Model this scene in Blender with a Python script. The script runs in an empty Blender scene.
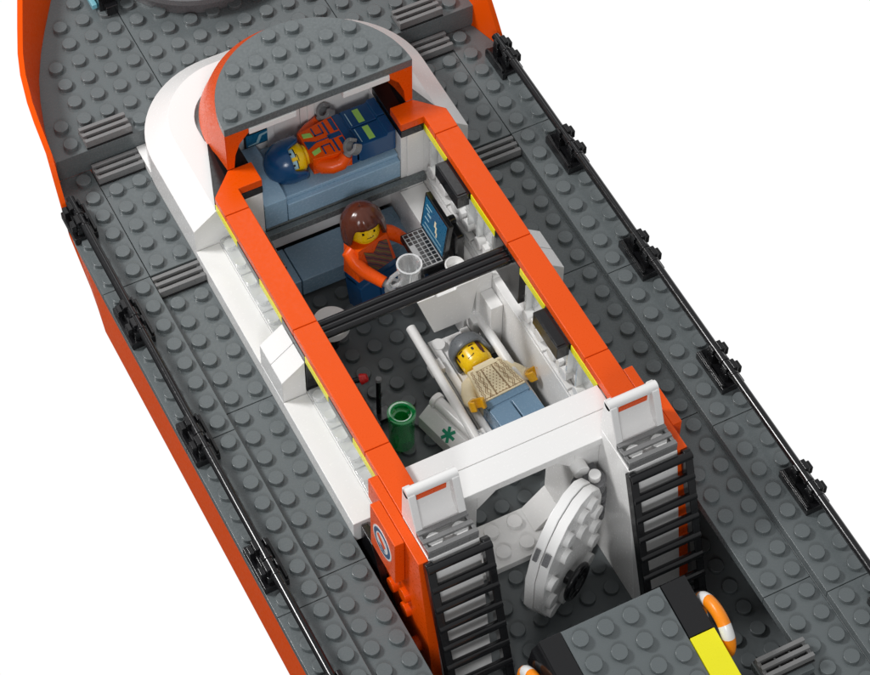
import bpy, bmesh, math, random
from math import sin, cos, pi, radians
from mathutils import Matrix, Vector
random.seed(7)
SC = bpy.context.scene
COL = SC.collection
SC.unit_settings.system = 'METRIC'
SC.unit_settings.scale_length = 0.008      # one unit = one stud pitch (8 mm)

# ---------------------------------------------------------------- camera
cam_d = bpy.data.cameras.new('camera')
cam = bpy.data.objects.new('camera', cam_d)
COL.objects.link(cam)
CAM_M = [[0.889684, 0.36974, -0.267872, -25.455687], [-0.456555, 0.726284, -0.513877, -62.610033], [0.00455, 0.579487, 0.814969, 79.217693], [0.0, 0.0, 0.0, 1.0]]
cam.matrix_world = Matrix(CAM_M)
cam_d.sensor_width = 36
cam_d.lens = 104.6922
cam_d.clip_start = 1
cam_d.clip_end = 1000
SC.camera = cam

# ---------------------------------------------------------------- studio light
W = bpy.data.worlds.new('World'); SC.world = W; W.use_nodes = True
nt = W.node_tree; nt.nodes.clear()
wo = nt.nodes.new('ShaderNodeOutputWorld'); bg = nt.nodes.new('ShaderNodeBackground')
tc = nt.nodes.new('ShaderNodeTexCoord'); sx = nt.nodes.new('ShaderNodeSeparateXYZ')
rp = nt.nodes.new('ShaderNodeValToRGB')
# soft grey studio all round ...
mp = nt.nodes.new('ShaderNodeMapRange'); mp.inputs['From Min'].default_value = -1; mp.inputs['From Max'].default_value = 1
nt.links.new(tc.outputs['Generated'], sx.inputs[0]); nt.links.new(sx.outputs['Z'], mp.inputs['Value'])
nt.links.new(mp.outputs['Result'], rp.inputs['Fac'])
# ... and a bright white sweep behind and below the ship
dot = nt.nodes.new('ShaderNodeVectorMath'); dot.operation = 'DOT_PRODUCT'
dot.inputs[1].default_value = Vector((0.70, 0.50, -0.60)).normalized()
nt.links.new(tc.outputs['Generated'], dot.inputs[0])
sw = nt.nodes.new('ShaderNodeMapRange'); sw.inputs['From Min'].default_value = cos(radians(49)); sw.inputs['From Max'].default_value = cos(radians(43))
nt.links.new(dot.outputs['Value'], sw.inputs['Value'])
swm = nt.nodes.new('ShaderNodeMix'); swm.data_type = 'RGBA'; swm.inputs[7].default_value = (1.02, 1.02, 1.02, 1)
nt.links.new(sw.outputs['Result'], swm.inputs[0]); nt.links.new(rp.outputs['Color'], swm.inputs[6])
rp.color_ramp.elements[0].position = 0.30; rp.color_ramp.elements[0].color = (0.05, 0.05, 0.05, 1)
rp.color_ramp.elements[1].position = 0.52; rp.color_ramp.elements[1].color = (0.34, 0.345, 0.35, 1)
e = rp.color_ramp.elements.new(1.0); e.color = (0.50, 0.505, 0.51, 1)
nt.links.new(swm.outputs[2], bg.inputs['Color']); nt.links.new(bg.outputs[0], wo.inputs[0])
bg.inputs['Strength'].default_value = 1.0

def area(name, loc, tgt, size, power, col=(1, 1, 1)):
    l = bpy.data.lights.new(name, 'AREA'); l.energy = power; l.size = size; l.color = col
    l.shape = 'DISK'
    o = bpy.data.objects.new(name, l); COL.objects.link(o); o.location = loc
    o.rotation_euler = (Vector(tgt) - Vector(loc)).to_track_quat('-Z', 'Y').to_euler()
    return o
area('key_softbox', (-50, 18, 64), (0, -10, 0), 19, 50000, (1, 0.995, 0.99))
area('top_softbox', (26, 62, 92), (0, -6, 0), 32, 4500, (1, 1, 1))
area('fill_softbox', (-43, -98, 68), (0, -12, 0), 26, 34000, (0.98, 0.99, 1))

SC.view_settings.view_transform = 'Standard'
SC.view_settings.look = 'None'
SC.view_settings.exposure = 0.0
SC.view_settings.gamma = 1.0
SC.render.engine = 'CYCLES'
try:
    SC.cycles.max_bounces = 8; SC.cycles.transparent_max_bounces = 16
    SC.cycles.sample_clamp_indirect = 6
except Exception: pass

# ---------------------------------------------------------------- materials
def lin(h):
    h = h.lstrip('#'); r = []
    for i in (0, 2, 4):
        c = int(h[i:i+2], 16) / 255
        r.append(c / 12.92 if c <= 0.04045 else ((c + 0.055) / 1.055) ** 2.4)
    return (r[0], r[1], r[2], 1)

def plastic(name, col, rough=0.28, spec=0.5, bump=0.03, var=0.05, sss=0.0):
    m = bpy.data.materials.new(name); m.use_nodes = True
    t = m.node_tree; b = t.nodes['Principled BSDF']
    c = lin(col) if isinstance(col, str) else col
    tcn = t.nodes.new('ShaderNodeTexCoord')
    n1 = t.nodes.new('ShaderNodeTexNoise'); n1.inputs['Scale'].default_value = 0.55; n1.inputs['Detail'].default_value = 5
    n2 = t.nodes.new('ShaderNodeTexNoise'); n2.inputs['Scale'].default_value = 9.0; n2.inputs['Detail'].default_value = 6
    t.links.new(tcn.outputs['Object'], n1.inputs['Vector']); t.links.new(tcn.outputs['Object'], n2.inputs['Vector'])
    mx = t.nodes.new('ShaderNodeMix'); mx.data_type = 'RGBA'
    mx.inputs[6].default_value = tuple(x * (1 - var) for x in c[:3]) + (1,)
    mx.inputs[7].default_value = tuple(min(1, x * (1 + var)) for x in c[:3]) + (1,)
    t.links.new(n1.outputs['Fac'], mx.inputs[0]); t.links.new(mx.outputs[2], b.inputs['Base Color'])
    mr = t.nodes.new('ShaderNodeMapRange')
    mr.inputs['From Min'].default_value = 0.3; mr.inputs['From Max'].default_value = 0.7
    mr.inputs['To Min'].default_value = rough * 0.75; mr.inputs['To Max'].default_value = rough * 1.35
    t.links.new(n2.outputs['Fac'], mr.inputs['Value']); t.links.new(mr.outputs['Result'], b.inputs['Roughness'])
    bp = t.nodes.new('ShaderNodeBump'); bp.inputs['Strength'].default_value = bump; bp.inputs['Distance'].default_value = 0.012
    t.links.new(n2.outputs['Fac'], bp.inputs['Height']); t.links.new(bp.outputs['Normal'], b.inputs['Normal'])
    b.inputs['Specular IOR Level'].default_value = spec
    if sss:
        b.inputs['Subsurface Weight'].default_value = sss; b.inputs['Subsurface Radius'].default_value = (0.3, 0.2, 0.15)
        b.inputs['Subsurface Scale'].default_value = 0.4
    return m

def clear(name, tint=(1, 1, 1), trans=0.6, milk=(0.8, 0.82, 0.83), rough=0.05):
    m = bpy.data.materials.new(name); m.use_nodes = True
    t = m.node_tree; t.nodes.clear()
    o = t.nodes.new('ShaderNodeOutputMaterial')
    tr = t.nodes.new('ShaderNodeBsdfTransparent'); tr.inputs[0].default_value = tuple(tint) + (1,)
    df = t.nodes.new('ShaderNodeBsdfDiffuse'); df.inputs[0].default_value = tuple(milk) + (1,)
    gl = t.nodes.new('ShaderNodeBsdfGlossy'); gl.inputs[0].default_value = (1, 1, 1, 1); gl.inputs['Roughness'].default_value = rough
    m1 = t.nodes.new('ShaderNodeMixShader'); m1.inputs[0].default_value = 1 - trans
    m2 = t.nodes.new('ShaderNodeMixShader'); fr = t.nodes.new('ShaderNodeMath'); fr.operation = 'MULTIPLY_ADD'; fr.inputs[1].default_value = 0.65; fr.inputs[2].default_value = 0.05
    lw = t.nodes.new('ShaderNodeLayerWeight'); lw.inputs[0].default_value = 0.35; t.links.new(lw.outputs['Facing'], fr.inputs[0])
    t.links.new(tr.outputs[0], m1.inputs[1]); t.links.new(df.outputs[0], m1.inputs[2])
    t.links.new(fr.outputs[0], m2.inputs[0]); t.links.new(m1.outputs[0], m2.inputs[1]); t.links.new(gl.outputs[0], m2.inputs[2])
    t.links.new(m2.outputs[0], o.inputs[0])
    return m

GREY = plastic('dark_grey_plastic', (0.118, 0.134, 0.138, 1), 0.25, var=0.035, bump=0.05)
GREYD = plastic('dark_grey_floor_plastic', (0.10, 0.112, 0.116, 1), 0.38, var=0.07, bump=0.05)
GRILLE = plastic('grille_grey_plastic', (0.19, 0.19, 0.19, 1), 0.3)
PALEG = plastic('pale_grey_plastic', (0.42, 0.42, 0.42, 1), 0.35)
MIDG2 = plastic('hinge_grey_plastic', (0.13, 0.13, 0.135, 1), 0.28)
MIDG = plastic('mid_grey_plastic', (0.20, 0.205, 0.21, 1), 0.3)
WHITE = plastic('white_plastic', (0.82, 0.812, 0.80, 1), 0.22, var=0.02, bump=0.02)
ORANGE = plastic('orange_plastic', (0.79, 0.082, 0.001, 1), 0.3, spec=0.3, var=0.03, bump=0.02)
HULLO = plastic('hull_orange_plastic', (0.79, 0.082, 0.001, 1), 0.4, spec=0.08, var=0.03, bump=0.0)
BLACK = plastic('black_plastic', (0.008, 0.008, 0.009, 1), 0.16, bump=0.02)
YELLOW = plastic('yellow_plastic', (0.86, 0.80, 0.01, 1), 0.3)
SAND = plastic('sand_blue_plastic', (0.27, 0.415, 0.55, 1), 0.24)
DENIM = plastic('denim_blue_plastic', (0.15, 0.25, 0.36, 1), 0.24)
NAVY = plastic('navy_plastic', (0.006, 0.06, 0.17, 1), 0.2)
SKIN = plastic('yellow_skin_plastic', (0.88, 0.55, 0.005, 1), 0.25, sss=0.1)
PEARLHAND = plastic('amber_hand_plastic', (0.72, 0.36, 0.01, 1), 0.3)
BROWN = plastic('reddish_brown_plastic', (0.085, 0.022, 0.012, 1), 0.2)
TAN = plastic('tan_plastic', (0.86, 0.74, 0.50, 1), 0.35)
GREEN = plastic('green_print', (0.0, 0.25, 0.13, 1), 0.35)
LIME = plastic('lime_print', (0.32, 0.60, 0.12, 1), 0.35)
RED = plastic('red_plastic', (0.75, 0.02, 0.02, 1), 0.25)
BLUEP = plastic('blue_print', (0.008, 0.12, 0.24, 1), 0.3)
PALE = plastic('pale_print', (0.35, 0.55, 0.62, 1), 0.3)
RINGO = plastic('bright_orange_plastic', (0.95, 0.27, 0.005, 1), 0.3)
CLEAR = clear('clear_plastic', (0.97, 0.98, 0.98), 0.55, (0.85, 0.86, 0.86))
CLEARX = clear('clear_mug_plastic', (0.98, 0.99, 0.99), 0.74, (0.98, 0.98, 0.98), 0.08)
TGREEN = clear('clear_green_plastic', (0.15, 0.85, 0.35), 0.5, (0.01, 0.55, 0.14))
CYAN = clear('clear_cyan_plastic', (0.4, 0.9, 0.98), 0.5, (0.35, 0.8, 0.9))

KNITL = plastic('knit_line_print', (0.36, 0.22, 0.10, 1), 0.4)
def plaid():
    m = plastic('plaid_print', (0.5, 0.1, 0.05, 1), 0.4); t = m.node_tree; b = t.nodes['Principled BSDF']
    tcn = t.nodes.new('ShaderNodeTexCoord')
    w = t.nodes.new('ShaderNodeTexWave'); w.bands_direction = 'DIAGONAL'; w.inputs['Scale'].default_value = 1.8
    w.inputs['Distortion'].default_value = 2.5; w.inputs['Detail'].default_value = 3
    r = t.nodes.new('ShaderNodeValToRGB'); els = r.color_ramp.elements
    els[0].color = (0.02, 0.035, 0.06, 1); els[1].color = (0.25, 0.16, 0.03, 1)
    x = els.new(0.45); x.color = (0.40, 0.06, 0.03, 1); y = els.new(0.7); y.color = (0.03, 0.05, 0.07, 1)
    t.links.new(tcn.outputs['Object'], w.inputs[0]); t.links.new(w.outputs['Fac'], r.inputs[0]); t.links.new(r.outputs[0], b.inputs['Base Color'])
    return m
PLAID = plaid()

# ---------------------------------------------------------------- mesh helpers
class MB:
    def __init__(s, m=None):
        s.v = []; s.f = []; s.fm = []; s.mats = []; s.cur = 0
        if m: s.mat(m)
    def mat(s, m):
        if m not in s.mats: s.mats.append(m)
        s.cur = s.mats.index(m); return s
    def add(s, vs, fs):
        o = len(s.v); s.v += [tuple(v) for v in vs]
        for f in fs: s.f.append([i + o for i in f]); s.fm.append(s.cur)
        return s
    def box(s, x0, x1, y0, y1, z0, z1):
        if x0 > x1: x0, x1 = x1, x0
        if y0 > y1: y0, y1 = y1, y0
        if z0 > z1: z0, z1 = z1, z0
        return s.add([(x0,y0,z0),(x1,y0,z0),(x1,y1,z0),(x0,y1,z0),(x0,y0,z1),(x1,y0,z1),(x1,y1,z1),(x0,y1,z1)],
                     [(0,3,2,1),(4,5,6,7),(0,1,5,4),(1,2,6,5),(2,3,7,6),(3,0,4,7)])
    def prism(s, poly, a, b, axis='z'):
        n = len(poly)
        def P(p, t):
            if axis == 'z': return (p[0], p[1], t)
            if axis == 'x': return (t, p[0], p[1])
            return (p[0], t, p[1])
        ar = sum(poly[i][0]*poly[(i+1)%n][1]-poly[(i+1)%n][0]*poly[i][1] for i in range(n))
        if (ar < 0) != (axis == 'y'): poly = poly[::-1]
        lo, hi = min(a, b), max(a, b)
        vs = [P(p, lo) for p in poly] + [P(p, hi) for p in poly]
        fs = [tuple(range(n-1, -1, -1)), tuple(range(n, 2*n))]
        for i in range(n):
            j = (i+1) % n; fs.append((i, j, n+j, n+i))
        return s.add(vs, fs)
    def cyl(s, p0, p1, r0, r1=None, n=24, cap=True):
        r1 = r0 if r1 is None else r1
        p0 = Vector(p0); p1 = Vector(p1); d = (p1-p0).normalized()
        u = d.orthogonal().normalized(); w = d.cross(u)
        vs = []
        for p, r in ((p0, r0), (p1, r1)):
            for i in range(n):
                a = 2*pi*i/n; vs.append(p + u*cos(a)*r + w*sin(a)*r)
        fs = [(i, (i+1)%n, n+(i+1)%n, n+i) for i in range(n)]
        if cap: fs += [tuple(range(n-1, -1, -1)), tuple(range(n, 2*n))]
        return s.add(vs, fs)
    def stud(s, x, y, z, d=(0, 0, 1), r=0.3, h=0.2):
        p = Vector((x, y, z)); d = Vector(d)
        # a real stud: straight wall, tiny rounded lip
        return s.lathe([(r, 0), (r, h)], p, d, 24)
    def lathe(s, prof, base, d=(0, 0, 1), n=32, closed_top=True):
        base = Vector(base); d = Vector(d).normalized()
        if abs(d.z) > 0.999: u = Vector((1, 0, 0)); w = d.cross(u)
        else: u = d.orthogonal().normalized(); w = d.cross(u)
        vs = []; fs = []
        for r, h in prof:
            for i in range(n):
                a = 2*pi*i/n; vs.append(base + d*h + u*cos(a)*r + w*sin(a)*r)
        for k in range(len(prof)-1):
            for i in range(n):
                j = (i+1) % n; fs.append((k*n+i, k*n+j, (k+1)*n+j, (k+1)*n+i))
        if closed_top: fs.append(tuple(range((len(prof)-1)*n, len(prof)*n)))
        return s.add(vs, fs)
    def torus(s, c, d, R, r, n=40, m=12):
        c = Vector(c); d = Vector(d).normalized(); u = d.orthogonal().normalized(); w = d.cross(u)
        vs = []; fs = []
        for i in range(n):
            a = 2*pi*i/n; e = u*cos(a)+w*sin(a)
            for j in range(m):
                b = 2*pi*j/m; vs.append(c + e*(R + r*cos(b)) + d*r*sin(b))
        for i in range(n):
            for j in range(m):
                fs.append((i*m+j, ((i+1)%n)*m+j, ((i+1)%n)*m+(j+1)%m, i*m+(j+1)%m))
        return s.add(vs, fs)
    def tube(s, pts, radii, n=14):
        P = [Vector(p) for p in pts]
        if not isinstance(radii, (list, tuple)): radii = [radii]*len(P)
        vs = []; fs = []; prev = None
        for i, p in enumerate(P):
            d = (P[min(i+1, len(P)-1)] - P[max(i-1, 0)]).normalized()
            if prev is None: u = d.orthogonal().normalized()
            else: u = (prev - d*prev.dot(d)).normalized()
            prev = u; w = d.cross(u)
            for k in range(n):
                a = 2*pi*k/n; vs.append(p + (u*cos(a)+w*sin(a))*radii[i])
        for i in range(len(P)-1):
            for k in range(n):
                fs.append((i*n+k, i*n+(k+1)%n, (i+1)*n+(k+1)%n, (i+1)*n+k))
        fs += [tuple(range(n-1, -1, -1)), tuple(range((len(P)-1)*n, len(P)*n))]
        return s.add(vs, fs)
    def loft(s, secs, closed=False, caps=True):
        n = len(secs[0]); vs = [p for q in secs for p in q]; fs = []
        rng = n if closed else n-1
        for k in range(len(secs)-1):
            for i in range(rng):
                j = (i+1) % n; fs.append((k*n+i, k*n+j, (k+1)*n+j, (k+1)*n+i))
        if caps and closed:
            fs += [tuple(range(n-1, -1, -1)), tuple(range((len(secs)-1)*n, len(secs)*n))]
        return s.add(vs, fs)
    def build(s, name, parent=None, bevel=0.025, smooth=True, ang=35, local=False, recalc=True, subsurf=0, solid=0, label=None):
        me = bpy.data.meshes.new(name)
        off = Vector((0, 0, 0))
        if parent is not None and not local:
            p = parent
            while p is not None: off += p.location; p = p.parent
        me.from_pydata([tuple(Vector(v)-off) for v in s.v], [], s.f)
        for m in s.mats: me.materials.append(m)
        me.polygons.foreach_set('material_index', s.fm)
        if recalc:
            b = bmesh.new(); b.from_mesh(me); bmesh.ops.recalc_face_normals(b, faces=b.faces); b.to_mesh(me); b.free()
        if smooth:
            me.polygons.foreach_set('use_smooth', [True]*len(me.polygons))
            me.set_sharp_from_angle(angle=radians(ang))
        me.update()
        o = bpy.data.objects.new(name, me); COL.objects.link(o)
        if parent is not None: o.parent = parent
        if solid:
            md = o.modifiers.new('thick', 'SOLIDIFY'); md.thickness = solid; md.offset = -1
        if subsurf:
            md = o.modifiers.new('sub', 'SUBSURF'); md.levels = subsurf; md.render_levels = subsurf
        if bevel:
            md = o.modifiers.new('bevel', 'BEVEL'); md.width = bevel; md.segments = 2
            md.limit_method = 'ANGLE'; md.angle_limit = radians(ang); md.harden_normals = True
        if label: o['label'] = label
        return o

def thing(name, label, cat, loc=(0, 0, 0), group=None):
    o = bpy.data.objects.new(name, None); COL.objects.link(o); o.location = loc; o.empty_display_size = 0.5
    o['label'] = label; o['category'] = cat
    if group: o['group'] = group
    return o

E_ = 0.012      # half gap between neighbouring bricks
# ================================================================ SHIP
ship = thing('toy_ship', 'long orange and grey toy brick ship with open white cabin and studded deck', 'toy ship', (0, -12, -4.4))

# ---- hull: bulwark at the bow + sides
base = [(-3.0,13.2,1.2),(-5.0,10.9,1.2),(-6.24,9.19,1.2),(-7.13,7.7,1.2),(-7.7,6.67,1.2),(-8.3,5.39,1.2),(-8.7,4.26,1.2),(-9.12,2.74,1.2),(-9.32,1.65,1.2),(-9.36,1.02,1.2),(-9.5,0.5,0.0),(-9.72,-0.2,0.0),(-9.85,-0.95,0.0)]
rim = [(-3.6,14.2,3.6),(-5.7,11.9,3.5),(-7.0,10.0,3.4),(-7.85,8.2,3.3),(-8.5,6.6,3.2),(-9.0,5.3,3.2),(-9.33,4.2,3.2),(-9.62,2.75,3.15),(-9.75,1.7,3.05),(-9.78,1.2,2.9),(-9.80,0.55,2.5),(-9.86,-0.1,1.55),(-9.93,-0.95,0.25)]
bot = [(-1.0,9.5,-3.3),(-2.2,8.0,-3.3),(-3.4,6.6,-3.3),(-4.6,5.2,-3.3),(-5.6,4.0,-3.3),(-6.5,3.0,-3.3),(-7.2,2.1,-3.3),(-7.9,1.2,-3.3),(-8.5,0.2,-3.3),(-8.9,-0.6,-3.3),(-9.2,-1.4,-3.3),(-9.5,-2.3,-3.3),(-9.75,-3.2,-3.3)]
for sgn in (-1, 1):
    secs = []
    for i, (b, r, q) in enumerate(zip(base, rim, bot)):
        pb = base[max(i-1, 0)]; nb = base[min(i+1, len(base)-1)]
        t = Vector((nb[0]-pb[0], nb[1]-pb[1], 0)).normalized(); nrm = Vector((t.y, -t.x, 0))
        if nrm.x > 0: nrm = -nrm
        ri = Vector(r) - nrm*0.22
        sec = [Vector(b)+Vector((0,0,-1.0)), Vector(b), ri, Vector(r), Vector((b[0]*0.985-0.1, b[1], -0.4)) , Vector(q)]
        secs.append([( -sgn*p.x, p.y, p.z) for p in sec])
    m = MB(HULLO); m.loft(secs, closed=True)
    m.build('bulwark', ship, bevel=0, ang=30)
    m = MB(HULLO)
    hs = []
    for (y, xb) in ((-0.95, 9.35), (-2.0, 9.55), (-3.2, 9.8), (-4.4, 9.98), (-42, 9.98)):
        xt = 9.83 if y > -1.5 else (9.93 if y > -2.5 else 9.98)
        hs.append([(sgn*xt, y, -0.41), (sgn*xb, y, -3.25), (sgn*(xb-1.2), y, -3.25), (sgn*(xt-1.2), y, -0.41)])
    m.loft(hs, closed=True); m.build('hull_side', ship, bevel=0.03)

# ---- fore deck
def fore_x(y):
    pts = sorted([(b[1], -b[0]) for b in base if b[2] > 1])
    if y <= pts[0][0]: return pts[0][1]
    for (y0, x0), (y1, x1) in zip(pts, pts[1:]):
        if y0 <= y <= y1: return x0 + (x1-x0)*(y-y0)/(y1-y0)
    return 2.9
ys = [1, 1.65, 2.74, 4.26, 5.39, 6.67, 7.7, 9.19, 10.9, 13]
m = MB(GREY)
def cabin_front(x, y):      # inside the rounded cabin base?
    if y > 3 or abs(x) > 6: return False
    if abs(x) <= 2 or y <= -1: return True
    return (abs(x)-2)**2 + (y+1)**2 < 16
for (xa, xb) in ((-99, -4), (-4, 4), (4, 99)):
    L = [(max(xa+E_, -fore_x(y)-0.02), y) for y in ys]; R = [(min(xb-E_, fore_x(y)+0.02), y) for y in ys]
    m.prism(L + R[::-1], 0.0, 1.2)
disc_c = (0.2, 9.15)
for iy in range(0, 12):
    for ix in range(-10, 10):
        x, y = ix+0.5, iy+1.5
        if abs(x) > fore_x(y)-0.42: continue
        if iy == 0 and 6 < abs(x) < 8: continue
        if cabin_front(x, y) and abs(x) < 5.6 and cabin_front(abs(x)+0.3, y+0.3): continue
        m.stud(x, y, 1.2)
m.build('fore_deck', ship)

def grille(x0, y0, z0, top, w=2, d=1, parent=ship, mat=GRILLE, flip=False):
    g = MB(mat); h = top-z0
    g.mat(BLACK); g.box(x0+E_, x0+w-E_, y0+E_, y0+d-E_, z0+0.002, z0+h*0.12); g.mat(mat)  # black base: shade of the gaps between slats put into the colour
    g.box(x0+E_, x0+0.16, y0+0.1, y0+d-0.1, z0+0.01, top-0.14)
    g.box(x0+w-0.16, x0+w-E_, y0+0.1, y0+d-0.1, z0+0.01, top-0.14)
    for k in range(3):
        c = y0 + d*(k+0.5)/3
        g.box(x0+E_+0.002, x0+w-E_-0.002, c-0.082, c+0.082, z0+0.02, top)
    for k in range(2):
        c = y0 + d*(k+1)/3
        for q in (0.35, 0.65): g.cyl((x0+w*q, c, z0+0.01), (x0+w*q, c, top-0.18), 0.05, n=10)
    return g.build('deck_grille', parent, bevel=0.015)
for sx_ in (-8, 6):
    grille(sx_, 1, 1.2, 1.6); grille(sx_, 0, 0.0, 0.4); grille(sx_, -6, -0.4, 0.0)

# ---- side decks
for sgn in (-1, 1):
    m = MB(GREY)
    def X(a, b): return (sgn*a, sgn*b)
    m.prism([(sgn*8.01, 1.02), (sgn*9.34, 1.02), (sgn*9.8, -0.5), (sgn*9.96, -2), (sgn*10, -4.99), (sgn*8.01, -4.99)], -0.4, 0)
    for ya, yb in ((-5, -13), (-13, -21), (-21, -29), (-29, -42)):
        m.box(sgn*8.01, sgn*10, ya-E_, yb+E_, -0.4, 0)
    clip_y = [(-0.0, -2), (-6, -8), (-12, -14), (-18, -20), (-24, -26), (-30, -32)]
    for k in range(-1, 41):
        y = -0.5-k
        if y < 0.9: m.stud(sgn*8.5, y, 0)
        if y < -2 and not any(b < y < a for a, b in clip_y): m.stud(sgn*9.5, y, 0)
    m.build('side_deck', ship)
    m = MB(GREY)       # inner plate strip, upper front piece
    m.box(sgn*4.2, sgn*7.985, 0.99, -0.6, -0.4, 0); m.box(sgn*6.0, sgn*7.985, -0.6, -4.99, -0.4, 0)
    for k in range(0, 5):
        m.stud(sgn*7.5, -0.5-k, 0); m.stud(sgn*6.5, -0.5-k, 0)
    m.build('inner_deck', ship)
    m = MB(GREY)       # lower inner deck
    cuts = [-5.01, -12, -20, -28, -42]
    for a, b in zip(cuts, cuts[1:]):
        m.box(sgn*6.0, sgn*7.985, a-E_, b+E_, -0.8, -0.4)
    for k in range(6, 41):
        m.stud(sgn*7.5, -0.5-k, -0.4); m.stud(sgn*6.5, -0.5-k, -0.4)
    m.build('lower_deck', ship)
    # handrail
    m = MB(BLACK)
    m.cyl((sgn*9.5, -0.75, 0.95), (sgn*9.5, -42, 0.95), 0.17, n=20)
    rail = m.build('handrail', ship, bevel=0)
    for a, b in clip_y:
        if a > -1: a, b = -0.75, -2.35
        m = MB(BLACK)
        m.box(sgn*9.02, sgn*9.99, a-0.02, b+0.02, 0.003, 0.38)
        m.box(sgn*9.02, sgn*9.14, a-0.1, b+0.1, 0.38, 0.52)
        L = abs(b-a)
        for q in (0.28, 0.76):
            c = a-(L*q)
            m.box(sgn*9.25, sgn*9.42, c-0.2, c+0.2, 0.36, 0.86)
            m.box(sgn*9.58, sgn*9.78, c-0.22, c+0.22, 0.36, 1.14)
            m.box(sgn*9.25, sgn*9.34, c-0.16, c+0.16, 0.8, 1.16)
            m.box(sgn*9.78, sgn*9.98, c-0.18, c+0.18, 0.55, 0.95)
        m.box(sgn*9.6, sgn*9.8, a-0.25, b+0.12, 0.36, 0.8)
        m.cyl((sgn*9.5, a-L*0.55, 0.95), (sgn*9.5, a-L*0.62, 0.95), 0.21, n=18)
        m.cyl((sgn*9.5, a-L*0.92, 0.95), (sgn*9.5, a-L*0.97, 0.95), 0.2, n=18)
        m.build('rail_clip', rail, bevel=0.03)

# ---- hold floor (inside cabin and aft well)
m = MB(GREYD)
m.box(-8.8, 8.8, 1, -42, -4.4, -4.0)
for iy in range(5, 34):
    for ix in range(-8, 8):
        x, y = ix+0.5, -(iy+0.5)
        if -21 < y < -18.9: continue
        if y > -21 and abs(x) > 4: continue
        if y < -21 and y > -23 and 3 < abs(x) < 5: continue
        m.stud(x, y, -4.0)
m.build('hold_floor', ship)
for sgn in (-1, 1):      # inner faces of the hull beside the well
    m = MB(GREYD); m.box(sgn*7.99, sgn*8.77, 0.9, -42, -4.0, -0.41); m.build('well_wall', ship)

# ================================================================ CABIN
# white lower side walls, sills
for sgn in (-1, 1):
    m = MB(WHITE)
    m.box(sgn*4.0, sgn*5.0, -5.0, -19.0, -4.0, -0.4); m.box(sgn*4.35, sgn*5.0, -5.0, -19.0, -0.41, 0.39)
    for a, b in ((-5.0, -11), (-11, -13), (-13, -19)):
        m.box(sgn*5.0+sgn*0.005, sgn*6.0, a-E_, b+E_, -0.78, 0.4)
    m.build('cabin_wall', ship)
    # pair of tall sloped bricks outside
    for a in (-11, -12):
        m = MB(WHITE)
        m.prism([(sgn*5.02, 0.41), (sgn*5.99, 0.41), (sgn*5.99, 1.62), (sgn*5.02, 2.4)], a-0.01, a-0.99, 'y')
        m.build('sloped_brick', ship)
    # windows
    for a, b in ((-5, -7), (-7, -9), (-9, -11), (-13, -15), (-15, -17), (-17, -19)):
        w = MB(CLEAR)
        w.box(sgn*4.40, sgn*4.5, a-0.02, b+0.02, 0.42, 2.4)
        w.box(sgn*4.51, sgn*4.97, a-0.03, b+0.03, 0.42, 0.59)
        w.stud(sgn*4.75, a-0.5, 0.6, r=0.24); w.stud(sgn*4.75, b+0.5, 0.6, r=0.24)
        w.box(sgn*4.1, sgn*4.4, a-0.3, a-0.42, 0.42, 2.0); w.box(sgn*4.1, sgn*4.4, b+0.42, b+0.3, 0.42, 2.0)
        win = w.build('cabin_window', ship, bevel=0.02)
        y0 = (a+b)/2
        f = MB(WHITE)
        f.box(sgn*4.02, sgn*4.33, a-0.04, b+0.04, -0.39, -0.2)
        f.box(sgn*4.1, sgn*4.33, a-0.85, a-1.15, -0.2, 0.5)
        f.cyl((sgn*4.05, a-0.5, 0.2), (sgn*4.4, a-0.5, 0.2), 0.28, n=20)
        f.cyl((sgn*4.05, b+0.5, 0.2), (sgn*4.4, b+0.5, 0.2), 0.28, n=20)
        f.build('window_latch', win, bevel=0.02)
    # black pillars and the yellow / black band
    m = MB(BLACK); m.box(sgn*4.02, sgn*4.98, -11.02, -12.98, 0.42, 2.4); m.build('cabin_pillar', ship)
    for i, a in enumerate(range(-5, -19, -2)):
        mat = YELLOW if i % 2 == 0 else BLACK
        m = MB(mat); m.box(sgn*3.985, sgn*5.015, a-0.01, a-1.99, 2.41, 2.79)
        m.build('band_tile', ship, bevel=0.015)
    for a in (-7, -15):
        bx = 3.45 if sgn > 0 else 3.82
        m = MB(BLACK); m.box(sgn*bx, sgn*3.98, a-0.05, a-1.95, 2.1, 2.78)
        m.box(sgn*(bx+0.04), sgn*3.9, a-0.15, a-1.85, 2.78, 2.82); m.build('window_blind', ship)
    # orange top rail
    for a, b in ((-6, -12), (-12, -18), (-18, -21.6)):
        m = MB(ORANGE); m.box(sgn*4.0, sgn*5.0, a-E_, b+E_, 2.8, 3.2); m.build('roof_rail', ship, bevel=0.035)
    m = MB(ORANGE)
    m.prism([(sgn*3.0, -4.0), (sgn*4.0, -4.0), (sgn*5.0, -5.0), (sgn*5.0, -5.985), (sgn*4.0, -5.985), (sgn*4.0, -5.0), (sgn*3.0, -5.0)], 2.8, 3.2)
    m.build('roof_corner', ship, bevel=0.035)
    m = MB(BLACK)
    m.prism([(sgn*3.0, -2.4), (sgn*4.05, -2.1), (sgn*5.02, -4.98), (sgn*3.0, -4.98)], 2.4, 2.795)
    m.box(sgn*3.0, sgn*3.98, -4.97, -5.0, 2.4, 2.79)
    m.build('black_wedge_plate', ship)

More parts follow.
